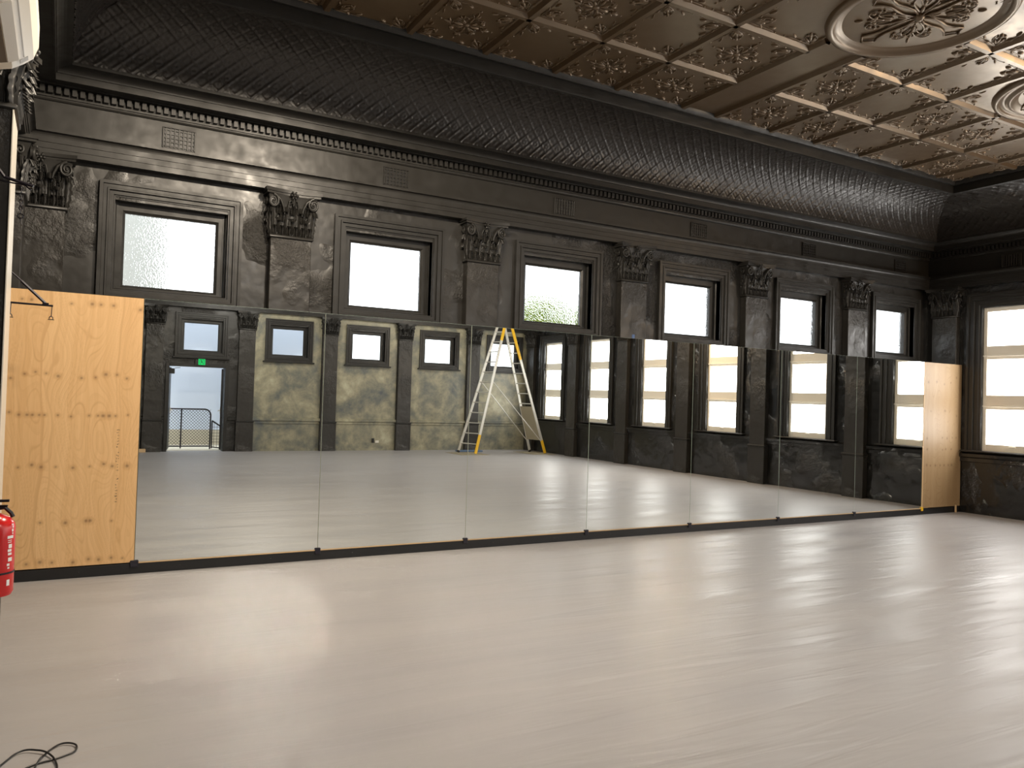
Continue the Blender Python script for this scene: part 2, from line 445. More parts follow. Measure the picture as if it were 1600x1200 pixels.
floral = {(a+1, b) for a, b in {(4, 0), (5, 0), (7, 0), (8, 0), (11, 0), (5, 1), (7, 1), (9, 1), (10, 1), (3, 1), (2, 0), (4, 2), (7, 3), (11, 2), (11, 3), (11, 4), (8, 5), (10, 6), (3, 5), (12, 1), (12, 2)}}
def in_ros(x, y, pad=.05): return any(math.hypot(x-a, y-b) < r+pad for a, b, r, k in ROS)
m = MB()
for j in range(9):
    for i in range(14):
        if i == 7: continue
        x0, x1, y1, y0 = GX[i], GX[i+1], GY[j], GY[j+1]; cx, cy = (x0+x1)/2, (y0+y1)/2
        sx, sy = min(1.1, (x1-x0)/.93), (y1-y0)/.93
        for px, py, fx, fy in ((x0+.035, y0+.035, 1, 1), (x1-.035, y0+.035, -1, 1), (x0+.035, y1-.035, 1, -1), (x1-.035, y1-.035, -1, -1)):
            if in_ros(px+fx*.12, py+fy*.12, .03): continue
            f = CS[1] if fx*fy > 0 else [q[::-1] for q in CS[1]]
            m.add(CS[0], f, [[fx*sx*1.1, 0, 0, px], [0, fy*sy*1.1, 0, py], [0, 0, 1, H-.002], [0, 0, 0, 1]])
        if (i, j) in floral and not in_ros(cx, cy, .2):
            m.add(CF[0], CF[1], [[sx*1.18, 0, 0, cx], [0, sy*1.18, 0, cy], [0, 0, 1, H-.002], [0, 0, 0, 1]])
m.build('pressed_ornament', M_ceil, CEIL, smooth=2)
def circ(r, z, n=72): return [(r*math.cos(2*PI*i/n), r*math.sin(2*PI*i/n), z) for i in range(n)]
for (cx, cy, r, kind) in ROS:
    m = MB(); T = [[1, 0, 0, cx], [0, 1, 0, cy], [0, 0, 1, H], [0, 0, 0, 1]]; q = MB()
    a = np.linspace(0, 2*PI, 73); pr = [(r+.035, .0), (r+.03, -.02), (r+.01, -.05), (r-.03, -.05), (r-.05, -.03), (r-.055, -.018), (r-.10, -.014), (r-.12, 0)]
    if kind: pr = pr[:-1] + [(r-.12, -.02), (r-.14, -.045), (r-.17, -.045), (r-.19, -.015), (r-.24, 0)]
    P = np.array([[(p*math.cos(t), p*math.sin(t), z) for t in a] for p, z in pr]); q.grid(P)
    q.blob((0, 0, -.01), [(.05, 0, 0), (0, .05, 0), (0, 0, .05)], 7, 12)
    S = (r-.1)/.64
    for k in range(4):
        a0 = k*PI/2 + PI/4*0
        c, s = math.cos(a0), math.sin(a0)
        for sg in (1, -1):
            # long lyre arms: wide curved lines leaving the boss and flaring at the tip
            pts = [(x*S*c-y*S*s, x*S*s+y*S*c, -.012) for x, y in [(.04, sg*.015), (.14, sg*.05), (.24, sg*.045), (.34, sg*.03), (.43, sg*.05), (.50, sg*.09)]]
            q.tube(pts, .011, 6)
            pts = [(x*S*c-y*S*s, x*S*s+y*S*c, -.012) for x, y in [(.50, sg*.09), (.53, sg*.05), (.57, 0)]]
            q.tube(pts, .009, 6); q.blob(pts[-1], [(.018, 0, 0), (0, .018, 0), (0, 0, .018)], 5, 6)
            ax = a0+sg*PI/4
            scroll(q, .10*S*math.cos(ax-sg*.2), .10*S*math.sin(ax-sg*.2), ax-sg*.55, sg, .42*S, .011, 4.6, 16, -.01)
            scroll(q, .28*S*math.cos(ax), .28*S*math.sin(ax), ax+sg*.3, sg, .30*S, .010, 5.2, 14, -.01)
            scroll(q, .22*S*math.cos(ax-sg*.1), .22*S*math.sin(ax-sg*.1), ax-sg*.2, -sg, .22*S, .008, 4.2, 12, -.01)
        ax = a0+PI/4
        for rr_, L, Wd in ((.06, .12, .04), (.20, .10, .035), (.34, .09, .03), (.45, .08, .03)):
            q.blob((rr_*S*math.cos(ax)+L/2*math.cos(ax), rr_*S*math.sin(ax)+L/2*math.sin(ax), -.005), [(math.cos(ax)*L/2, math.sin(ax)*L/2, 0), (-math.sin(ax)*Wd/2, math.cos(ax)*Wd/2, 0), (0, 0, .02)], 5, 7)
        for rr_, da in ((.24, .42), (.24, -.42), (.40, .30), (.40, -.30)):
            q.blob((rr_*S*math.cos(ax+da), rr_*S*math.sin(ax+da), -.006), [(.02, 0, 0), (0, .02, 0), (0, 0, .018)], 5, 7)
    if kind:
        for k in range(8):
            ax = k*PI/4+.2; q.blob((.30*math.cos(ax), .30*math.sin(ax), -.005), [(.05*math.cos(ax), .05*math.sin(ax), 0), (-.02*math.sin(ax), .02*math.cos(ax), 0), (0, 0, .016)], 5, 7)
    m.add(q.data()[0], q.data()[1], T)
    m.build('rosette', M_ceil, CEIL, smooth=2)

# ------------------------------------------------------------------ pilaster with an acanthus capital (faces -y, back on y = 0)
PW, PD, CZ0, CZ1 = .47, .115, 3.345, 3.835
def acanthus(m, cx, y0, z0, wd, hgt, out, dirx=0., diry=-1.):
    ns, nt = 17, 11; P = np.zeros((ns, nt, 3)); px, py = -diry, dirx     # sideways direction
    for i in range(ns):
        s = i/(ns-1)
        zz = z0+hgt*(s if s < .82 else .82+.10*math.sin((s-.82)/.18*PI))*1.0
        oo = out*(.18+.82*s**2.6) + (.022 if s > .86 else 0)*(s-.86)/.14
        if s > .9: zz -= hgt*.10*(s-.9)/.1
        hw = wd/2*(.55+.55*math.sin(PI*min(1, s*1.02))**.8*(1-.25*s))*(1+.15*math.sin(s*30))
        if s > .93: hw *= .6
        for j in range(nt):
            t = j/(nt-1)*2-1
            q = oo - .03*abs(t)**1.6*(wd/.16) + .011*math.cos(t*PI*4)*(1-.4*s)
            P[i, j] = (cx+px*hw*t+dirx*q, y0+py*hw*t+diry*q, zz)
    m.grid(P)
def volute(m, cx, cy, cz, sx, ang, r0=.062):
    # flat scroll standing in a plane turned by ang from the wall
    ca, sa = math.cos(ang), math.sin(ang); pts = []; rad = []
    n = 34
    for i in range(n):
        t = i/(n-1); a = PI*.5+t*PI*3.6; r = r0*(1-t)**.85+.008
        u = r*math.cos(a)*-1; v = r*math.sin(a)
        pts.append((cx+sx*(u*-1)*ca*-1*-1, cy-u*sa*0, cz+v)); rad.append(.016*(1-.5*t))
    m.tube(pts, rad, 7)
    # stem that rises out of the leaves and bends over into the scroll
    st = [(cx-sx*.13, cy+.015, cz-.13), (cx-sx*.115, cy+.008, cz-.05), (cx-sx*.08, cy, cz+.02), (cx-sx*.035, cy, cz+.056), (cx, cy, cz+r0)]
    m.tube(st, [.010, .013, .015, .014, .013], 7)
    m.blob((cx, cy, cz), [(.017, 0, 0), (0, .02, 0), (0, 0, .017)], 6, 8)
    m.lathe([(r0*.86, -.006), (r0*.86, .012)], 18, [[1, 0, 0, cx], [0, 0, 1, cy+.012], [0, 1, 0, cz], [0, 0, 0, 1]])
def make_capital():
    m = MB(); hw = PW/2
    # bell block, flaring towards the abacus
    P = []
    for z, o in ((CZ0, 0), (CZ0+.2, .0), (CZ0+.34, .02), (CZ0+.43, .045)):
        P.append([(-hw-o, 0, z), (-hw-o, -PD-o, z), (hw+o, -PD-o, z), (hw+o, 0, z)])
    m.grid(np.array(P))
    m.cbox(-hw-.02, hw+.02, -PD-.02, 0, CZ0-.022, CZ0+.012, .008)       # astragal
    # abacus with hollowed front
    top = CZ1; n = 17
    for za, zb, e in ((top-.058, top-.034, -.012), (top-.034, top, 0.)):
        xs = np.linspace(-hw-.085-e, hw+.085+e, n); fr = [-PD-.10-e+.055*(1-(x/(hw+.085))**2) for x in xs]
        lo = [(x, y, za) for x, y in zip(xs, fr)]; hi = [(x, y, zb) for x, y in zip(xs, fr)]
        m.grid(np.array([[(x, 0, za) for x in xs], lo, hi, [(x, 0, zb) for x in xs]]))
        m.add([(xs[0], 0, za), (xs[0], fr[0], za), (xs[0], fr[0], zb), (xs[0], 0, zb)], [(0, 1, 2, 3)])
        m.add([(xs[-1], 0, za), (xs[-1], fr[-1], za), (xs[-1], fr[-1], zb), (xs[-1], 0, zb)], [(3, 2, 1, 0)])
    for cx in (-.155, 0, .155): acanthus(m, cx, -PD, CZ0+.01, .145, .20, .05)
    for cx in (-.08, .08): acanthus(m, cx, -PD, CZ0+.01, .13, .33, .06)
    for cx in (-.2, -.12, -.04, .04, .12, .2): acanthus(m, cx, -PD-.012, CZ0+.01, .06, .11, .03)
    for cx in (-.115, .115): acanthus(m, cx, -PD-.02, CZ0+.15, .07, .12, .05)
    for cx in (-.16, 0, .16): acanthus(m, cx, -PD-.02, CZ0+.23, .06, .10, .05)
    for cx in (-.225, .225): acanthus(m, cx, -PD, CZ0+.01, .12, .31, .06, .35 if cx > 0 else -.35, -.93)
    for sx in (-1, 1):
        acanthus(m, sx*hw, -.055, CZ0+.01, .11, .20, .045, sx, 0.); acanthus(m, sx*hw, -.08, CZ0+.01, .09, .33, .055, sx, 0.)
        volute(m, sx*(hw-.005), -PD-.062, CZ0+.355, sx, .5)
        # scroll seen on the side
        sp = [(sx*(hw+.05), -.075+.04*(1-t)*math.cos(t*11), CZ0+.355+.05*(1-t)*math.sin(t*11)) for t in np.linspace(0, .9, 20)]
        m.tube(sp, .011, 6)
        st = [(sx*.055, -PD-.03, CZ0+.24), (sx*.06, -PD-.045, CZ0+.32), (sx*.045, -PD-.055, CZ0+.375), (sx*.018, -PD-.055, CZ0+.38), (sx*.01, -PD-.055, CZ0+.355), (sx*.03, -PD-.055, CZ0+.345)]
        m.tube(st, .009, 6)
    for a in range(6):      # fleuron
        t = a*PI/3; m.blob((.03*math.cos(t), -PD-.075, top-.06+.03*math.sin(t)), [(.022*math.cos(t), 0, .022*math.sin(t)), (0, .018, 0), (-.013*math.sin(t), 0, .013*math.cos(t))], 5, 7)
    m.blob((0, -PD-.085, top-.06), [(.016, 0, 0), (0, .016, 0), (0, 0, .016)], 6, 8)
    m.tube([(0, -PD-.05, CZ0+.30), (0, -PD-.06, top-.09)], .008, 6)
    return m
def make_pilaster(wd=PW):
    root = empty('pilaster')
    s = MB(); s.cbox(-wd/2, wd/2, -PD, 0, .12, CZ0-.02, .006); s.build('shaft', M_pil, root)
    cap = make_capital(); cap.build('capital', M_blk, root, smooth=True, sharp=62)
    b = MB(); b.cbox(-wd/2-.02, wd/2+.02, -PD-.02, 0, 0, .80, .008); b.build('pedestal', M_pil, root)
    d = MB(); d.cbox(-wd/2-.035, wd/2+.035, -PD-.04, 0, .80, .845, .012); d.build('dado_band', M_blk, root)
    return root
pil0 = make_pilaster(); used = [False]
def pilaster(x, y, rz, label, group):
    o = pil0 if not used[0] else copy_tree(pil0); used[0] = True
    o.location = (x, y, 0); o.rotation_euler = (0, 0, rz); tag(o, label, 'pilaster', group); return o
ordn = ['first', 'second', 'third', 'fourth', 'fifth', 'sixth']
gB = 'pilasters along the mirror wall'; gO = 'pilasters along the wall opposite the mirrors'; gR = 'pilasters along the tall window wall'
pilaster(XL+.218, YB, 0, 'black pilaster in the corner above the left plywood sheet', gB).scale.x = .92
for k in range(1, 6):
    pilaster(PC[k], YB, 0, 'black leafy-capped pilaster standing between the %s and %s high windows over the mirrors' % (ordn[k-1], ordn[k]), gB)
pilaster(XR, .262, R(-90), 'dark pilaster in the far corner above the right plywood sheet', gR).scale.x = .92
names_r = ['between the tall window nearest the mirrors and the next', 'second from the mirrors along the tall windows, seen mirrored', 'third from the mirrors along the tall windows, seen mirrored', 'fourth from the mirrors along the tall windows, seen mirrored', 'fifth from the mirrors along the tall windows, seen mirrored', 'past the last tall window beside the stepladder, seen mirrored']
for k in range(6): pilaster(XR, RY0-RW/2-RP/2-RP*k, R(-90), 'black pilaster ' + names_r[k], gR)
pilaster(XL, .262, R(90), 'black pilaster on the left wall right beside the corner', 'pilasters on the left wall').scale.x = .92
pilaster(XL, -2.17, R(90), 'black pilaster with shiny edge below the air conditioner', 'pilasters on the left wall').scale.y = 1.25
names_o = ['black pilaster left of the open doorway in the mirror', 'black pilaster between the doorway bay and the first grey-gold bay', 'black pilaster between the first and second grey-gold bays', 'black pilaster between the second and third grey-gold bays', 'black pilaster just left of the stepladder in the mirror']
for k in range(1, 6): pilaster(PC[k], YO, R(180), names_o[k-1], gO)

# ------------------------------------------------------------------ high windows
def arch_frame(m, x0, x1, z0, z1, ox, oz, steps, bottom=True, ob=None):
    # stepped architrave: rings from the outer edge inwards; steps = [(inset, y)]
    ob = oz if ob is None else ob
    P = []
    for ins, y in steps:
        a, b, c, d = x0-ox+ins, x1+ox-ins, z0-ob+min(ins, ob), z1+oz-ins
        P.append([(a, y, c), (b, y, c), (b, y, d), (a, y, d), (a, y, c)])
    m.grid(np.array(P))
def high_window(n, x, y, rz, pane_m, sill):
    root = struct(empty('window_%d' % n, (x, y, 0), rz))
    if rz: x0, x1 = -WW, 0.
    else: x0, x1 = 0., WW
    m = MB(); arch_frame(m, x0, x1, WZ0, WZ1, .24, .27, [(0, 0), (0, -.055), (.03, -.055), (.035, -.04), (.065, -.04), (.07, -.052), (.085, -.052), (.09, -.028), (.125, -.028), (.13, -.012), (.14, -.012), (.14, .07), (.15, .07), (.16, .085), (.175, .085)], ob=.20)
    m.build('architrave', M_blk, root)
    m = MB(); arch_frame(m, x0, x1, WZ0, WZ1, .11, .11, [(0, .14), (0, .095), (.085, .095), (.11, .115), (.11, .15)])
    m.build('sash', M_blk, root)
    MB().box(x0-.01, x1+.01, .128, .134, WZ0-.01, WZ1+.01).build('pane', pane_m, root)
    if sill: MB().cbox(x0-.29, x1+.29, -.10, .02, WZ0-.23, WZ0-.19, .01).build('window_sill', M_blk, root)
n = 1
for x in BX: high_window(n, x, YB, 0, M_tex, False); n += 1
for k, x in enumerate(BX): high_window(n, x, YO, R(180), M_clear, True); n += 1

# tall sash windows of the right wall (local: faces -x through rz)
def tall_window(n, y):
    root = struct(empty('window_%d' % n, (XR, y, 0), 0))     # y = edge nearest the mirrors; the window runs towards -y
    def bx(m, x0, x1, ya, yb, z0, z1, c=.004): m.cbox(x0, x1, ya, yb, z0, z1, c)
    f = MB(); X0, X1 = .045, .105
    bx(f, X0, X1, -.06, 0, 1.062, 3.459); bx(f, X0, X1, -RW, -RW+.06, 1.062, 3.459)
    for a, b in ((1.062, 1.177), (1.755, 1.995), (2.591, 2.816), (3.386, 3.459)): bx(f, X0+.004, X1, -RW+.06, -.06, a, b)
    for z in (1.80, 2.64): bx(f, X0-.018, X1-.01, -RW-.0, 0, z, z+.022)
    bx(f, X0-.012, X1-.02, -RW/2-.05, -RW/2+.05, 1.135, 1.16)       # sash lift
    f.build('window_frame', M_sash, root)
    for a, b in ((1.177, 1.755), (1.995, 2.591), (2.816, 3.386)):
        MB().box(.085, .09, -RW+.055, -.055, a-.005, b+.005).build('pane', M_pane_r, root)
    m = MB(); P = []
    for ins, x in [(0, 0), (0, -.055), (.04, -.055), (.045, -.035), (.09, -.035), (.095, -.048), (.12, -.048), (.125, -.02), (.19, -.02), (.2, -.01), (.235, -.01), (.235, .05)]:
        a, b, d = -RW-.24+ins, .24-ins, 3.459+.24-ins
        P.append([(x, a, 1.03), (x, a, d), (x, b, d), (x, b, 1.03)])
    m.grid(np.array(P)); m.build('architrave', M_blk, root)
    MB().cbox(-.10, .05, -RW-.30, .30, 1.035, 1.062, .008).build('window_sill', M_blk, root)
for k in range(6): tall_window(n, RY0-RP*k); n += 1

# ------------------------------------------------------------------ opposite doorway
door = struct(empty('door_1', (DX0, YO, 0)))
DW = DX1-DX0
f = MB(); f.cbox(-.09, 0, -.02, .03, 0, DZ+.09, .005); f.cbox(DW, DW+.09, -.02, .03, 0, DZ+.09, .005); f.cbox(0, DW, -.02, .03, DZ, DZ+.09, .005)
f.build('door_frame', M_blk, door)
for sx, nm in ((0, 'l'), (1, 'r')):
    x0 = -.0 if sx == 0 else DW-.045
    lf = MB(); hx = x0+.002; lf.cbox(0, .041, -.68, 0, .02, DZ-.02, .004); lo = lf.build('door_leaf', M_kick, door); lo.location = (hx, -.30, 0); lo.rotation_euler = (0, 0, R(10))
    xx = .045 if sx == 0 else DW-.045; sg = 1 if sx == 0 else -1
    xx -= hx
    hd = MB(); hd.cbox(min(xx, xx+sg*.012), max(xx, xx+sg*.012), -.63, -.58, .98, 1.16, .003)
    hd.tube([(xx, -.605, 1.08), (xx+sg*.05, -.605, 1.08), (xx+sg*.055, -.50, 1.06)], .012, 8)
    hd.build('door_handle', M_white, lo)
cl = MB(); cl.cbox(.03, .16, -.30, -.22, DZ-.20, DZ-.06, .008); cl.tube([(.16, -.26, DZ-.05), (.30, -.28, DZ-.03)], .008, 6); cl.build('door_closer', M_kick, door)

# exit sign over the door, facing +y
ex = thing('exit_sign', 'small green running-man exit sign above the open doorway', 'exit sign', (3.255, YO+.012, 2.375))
MB().cbox(-.17, .17, -.012, .04, -.075, .105, .006).build('housing', M_blk, ex)
M_exit = emis('exit_green', (.02, .80, .18), 1.0); M_exd = mat('exit_dark', (.004, .03, .008), .4)
MB().box(-.085, .085, .0405, .0425, -.062, .092).build('lit_face', M_exit, ex)
pg = MB(); y0, y1 = .043, .045
def bar(m, x0, z0, x1, z1, t):      # flat stroke in the sign's plane
    d = np.array([x1-x0, z1-z0]); L = np.linalg.norm(d); d /= L; q = np.array([-d[1], d[0]])*t/2
    P = [(x0+q[0], z0+q[1]), (x1+q[0], z1+q[1]), (x1-q[0], z1-q[1]), (x0-q[0], z0-q[1])]
    m.add([(a, y0, b) for a, b in P]+[(a, y1, b) for a, b in P], [(0, 1, 2, 3), (7, 6, 5, 4), (0, 4, 5, 1), (1, 5, 6, 2), (2, 6, 7, 3), (3, 7, 4, 0)])
# dark doorway field; the light runner shows as green between the strokes
bar(pg, -.055, -.045, -.055, .075, .012); bar(pg, .055, -.045, .055, .075, .012); bar(pg, -.055, .075, .055, .075, .012)
pg.lathe([(.013, y0), (.013, y1)], 12, [[1, 0, 0, -.012], [0, 0, 1, 0], [0, 1, 0, .052], [0, 0, 0, 1]])
bar(pg, -.008, .036, .004, -.004, .022); bar(pg, -.006, .032, -.036, .018, .010); bar(pg, -.004, .032, .028, .022, .010)
bar(pg, .002, -.004, -.028, -.018, .012); bar(pg, -.028, -.018, -.034, -.045, .011); bar(pg, .004, -.004, .022, -.022, .012); bar(pg, .022, -.022, .042, -.040, .011)
pg.build('running_figure', M_exd, ex)

# outside: ground, boundary wall, fence
struct(MB().box(-6, 20, -19.5, YO-.3, -.35, -.03).build('ground', M_outb))
m = MB().box(-3, 8.4, -18.2, -17.8, -.35, 7.5); struct(m.build('outside_boundary_wall', M_outw))
struct(MB().box(-3, 8.4, -17.8, -17.75, -.03, .42).build('outside_wall_plinth', M_outb))
fe = thing('chain_link_gate', 'black tube-framed chain-link gate outside the open doorway', 'gate', (0, -15.72, 0))
fm = MB(); r = .02
top = [(2.2, 0, .0), (2.2, 0, 1.10), (3.55, 0, 1.10)] + [(3.55+.17*math.sin(t), 0, .93+.17*math.cos(t)) for t in np.linspace(.2, PI/2, 7)] + [(3.72, 0, -.02)]
fm.tube(top, r, 8); fm.tube([(2.95, 0, 0), (2.95, 0, 1.1)], r*.9, 8); fm.tube([(2.2, 0, .06), (3.72, 0, .06)], r*.9, 8)
fm.build('gate_frame', M_metalblk, fe)
wm = MB(); p = .085
def clipped(x0, x1, z0, z1, y=0.):
    for k in range(int((x1-x0+z1-z0)/p)+1):
        c = x0-(z1-z0)+k*p      # x - z' = c
        for sg in (1, -1):
            pts = []
            for t in (0, 1):
                pass
            za, zb = z0, z1
            if sg == 1: xa, xb = c, c+(z1-z0)
            else: xa, xb = c+(z1-z0), c
            A = np.array([xa, z0]); B = np.array([xb, z1]); t0, t1 = 0., 1.
            d = B-A
            for lim, s_ in ((x0, 1), (x1, -1)):
                fa = s_*(A[0]-lim); fb = s_*(B[0]-lim)
                if fa < 0 and fb < 0: t0 = 2
                elif fa < 0: t0 = max(t0, fa/(fa-fb))
                elif fb < 0: t1 = min(t1, fa/(fa-fb))
            if t1-t0 > .02:
                a_, b_ = A+d*t0, A+d*t1; wm.tube([(a_[0], y, a_[1]), (b_[0], y, b_[1])], .0048, 4)
clipped(2.2, 3.72, .06, 1.10)
wm.build('wire_mesh', M_metalblk, fe)
hr_ = thing('stair_handrail', 'black sloping handrail with wire mesh right of the gate outside', 'handrail', (0, -15.72, 0))
hm = MB(); hm.tube([(3.76, 0, .78), (4.6, 0, .22)], .02, 8); hm.tube([(3.76, 0, .04), (3.9, 0, .02), (4.6, 0, -.02)], .015, 8); hm.tube([(3.765, 0, 0), (3.765, 0, .78)], .018, 8)
hm.build('rail', M_metalblk, hr_)
wm = MB()
for k in range(9): x = 3.82+k*.085; zt = .78-(x-3.76)*.667; wm.tube([(x, 0, .02), (x, 0, zt)], .0048, 4)
for k in range(7): z = .09+k*.085; xe = min(4.6, 3.76+(.78-z)/.667); wm.tube([(3.78, 0, z), (xe, 0, z)], .0048, 4)
wm.build('wire_mesh', M_metalblk, hr_)

# tree and rendered pier outside the mirror wall
tr = thing('garden_tree', 'blurred green tree outside the third high window over the mirrors', 'tree', (7.45, 4.2, 0))
MB().tube([(0, 0, -.3), (.03, .02, 1.2), (0, 0, 2.4)], [.12, .09, .06], 10).build('trunk', M_bark, tr, smooth=True)
cm = MB()
for i in range(2600):
    d = rng.normal(size=3); d /= np.linalg.norm(d); rr = .95*rng.rand()**.4
    c = d*rr*np.array([1.0, .6, .72])+np.array([0, 0, 2.85]); a = rng.normal(size=3); a /= np.linalg.norm(a); b = np.cross(a, rng.normal(size=3)); b /= np.linalg.norm(b)
    P = [c-a*.11, c+b*.055, c+a*.11, c-b*.055]; cm.add(P, [(0, 1, 2, 3)])
cm.build('leaves', M_leaf, tr)
struct(MB().box(.2, 1.27, 4.6, 5.0, -.3, 6).build('outside_pier', mat('outside_render', (.42, .43, .40), .8)))
struct(MB().box(-6, 20, YB+.3, 8, -.35, -.05).build('garden_ground', M_outb))

# ------------------------------------------------------------------ mirror run
S = [.639, 2.322, 3.990, 5.637, 7.303, 8.972, 10.637, 12.329, 13.390]
Z0, Z1 = .106, 2.506
tilt = -.0020
struct_y = .0
kb = thing('kickboard', 'long low black kickboard under the whole mirror run', 'kickboard')
MB().cbox(XL+.005, XR-.01, -.004, .012, 0, Z0-.012, .003).build('board', M_kick, kb)
for x in np.arange(.2, 13.2, .83): MB().blob((x, -.001, .05), [(.006, 0, 0), (0, .004, 0), (0, 0, .006)], 4, 6).build('screw', M_chrome, kb)
# stud frame that carries the mirrors
sf = thing('stud_frame', 'black timber stud frame standing behind the mirrors and plywood', 'frame')
for x in np.arange(S[0]+.02, S[7], .602): MB().box(x, x+.045, .034, .12, .0, Z1-.05).build('stud', M_kick, sf)
MB().box(XL+.14, XR-.16, .034, .12, Z1-.05, Z1-.008).build('top_plate', M_kick, sf)
views = ['reflecting the open doorway and a grey-gold bay', 'reflecting two small windows over grey-gold bays', 'reflecting the stepladder', 'reflecting two narrow tall windows, right of the stepladder panel',
         'reflecting one tall window, standing between the fourth and fifth high windows', 'reflecting a tall window beneath the fifth high window', 'reflecting half a tall window beside the right plywood sheet']
for i in range(7):
    root = thing('mirror', 'tall frameless mirror ' + views[i], 'mirror', (S[i], 0, Z0), 0, 'mirrors in one row')
    root.rotation_euler = (-tilt, 0, 0)
    L = S[i+1]-S[i]-.004
    g = MB(); g.cbox(.002, L+.002, -.006, .0, 0, 2.4, .0012); o = g.build('glass', M_mir, root)
    o.data.materials.append(M_glassedge)
    for p_ in o.data.polygons:
        if not (p_.normal.y < -.99): p_.material_index = 1
    MB().box(.002, L+.002, .001, .018, .0, 2.385).build('plywood_backing', M_timber, root)
lg = tag(MB().cbox(S[0]+.01, S[7]-.01, -.012, .03, Z0-.012, Z0-.001, .002).build('timber_ledge', M_timber), 'thin raw timber ledge strip along the mirror bottoms', 'ledge')
for i, x in enumerate(S[:8]):
    lab = ['where the left plywood meets the mirrors', 'under the first mirror joint', 'under the second mirror joint', 'under the third mirror joint', 'under the fourth mirror joint', 'under the fifth mirror joint', 'under the sixth mirror joint', 'where the mirrors meet the right plywood'][i]
    big = 1.25 if i == 0 else 1
    c = MB(); c.cbox(x-.028*big, x+.028*big, -.022, -.007, Z0-.045, Z0+.018, .005)
    if i < 7: tag(c.build('mirror_clip', M_clip), 'small dark plastic clip ' + lab, 'clip', 'clips along the mirror bottoms')
    else: tag(c.build('mirror_clip', M_yel), 'small yellow clip ' + lab, 'clip', 'clips along the mirror bottoms')
tag(MB().cbox(6.27, 6.31, -.004, .010, Z1, Z1+.05, .003).build('plastic_wedge', mat('blue_plastic', (.05, .12, .30), .4)), 'tiny blue wedge on the mirror top below the pilaster between third and fourth high windows', 'wedge')

K1 = [(-.31,2.42),(-.24,2.42),(.06,2.41),(.22,2.42),(.29,2.42),(.39,2.42),(.61,2.4),(-.37,1.74),(-.27,1.78),(-.19,1.8),(-.11,1.79),(-.02,1.77),(.16,1.76),(.27,1.77),(.35,1.8),(.44,1.8),(.52,1.77),(-.37,1.45),(-.3,1.43),(-.24,1.43),(-.2,1.43),(-.15,1.43),(-.11,1.43),(-.01,1.43),(.09,1.42),(.23,1.43),(.3,1.43),(.34,1.43),(.39,1.43),(.44,1.43),(.54,1.44),(-.29,.98),(-.19,1.0),(-.12,.98),(-.01,.98),(.12,.97),(.25,.98),(.36,1.0),(.43,.98),(.55,.98),(-.11,.5),(.08,.49),(.24,.5),(.27,.5),(.44,.49),(-.2,.15),(-.1,.16),(-.01,.15),(.15,.14),(.27,.16),(.35,.15),(.45,.16),(.54,.15)]
K2 = [(12.45,2.18),(12.68,2.19),(12.89,2.16),(13.07,2.19),(13.23,2.28),(12.53,1.7),(12.92,1.71),(13.25,1.63),(12.44,1.25),(12.86,1.26),(12.99,1.25),(13.14,1.26),(13.25,1.26),(12.45,1.07),(12.87,1.06),(12.96,1.07),(13.11,1.07),(12.44,.81),(12.54,.8),(12.68,.8),(12.81,.8),(12.92,.8),(13.04,.8),(13.13,.8)]
def vnoise(x, seed):        # smooth 1D value noise
    r = np.random.RandomState(seed).rand(4096); i = np.floor(x).astype(int); f = x-i; f = f*f*(3-2*f); return r[i % 4096]*(1-f)+r[(i+1) % 4096]*f
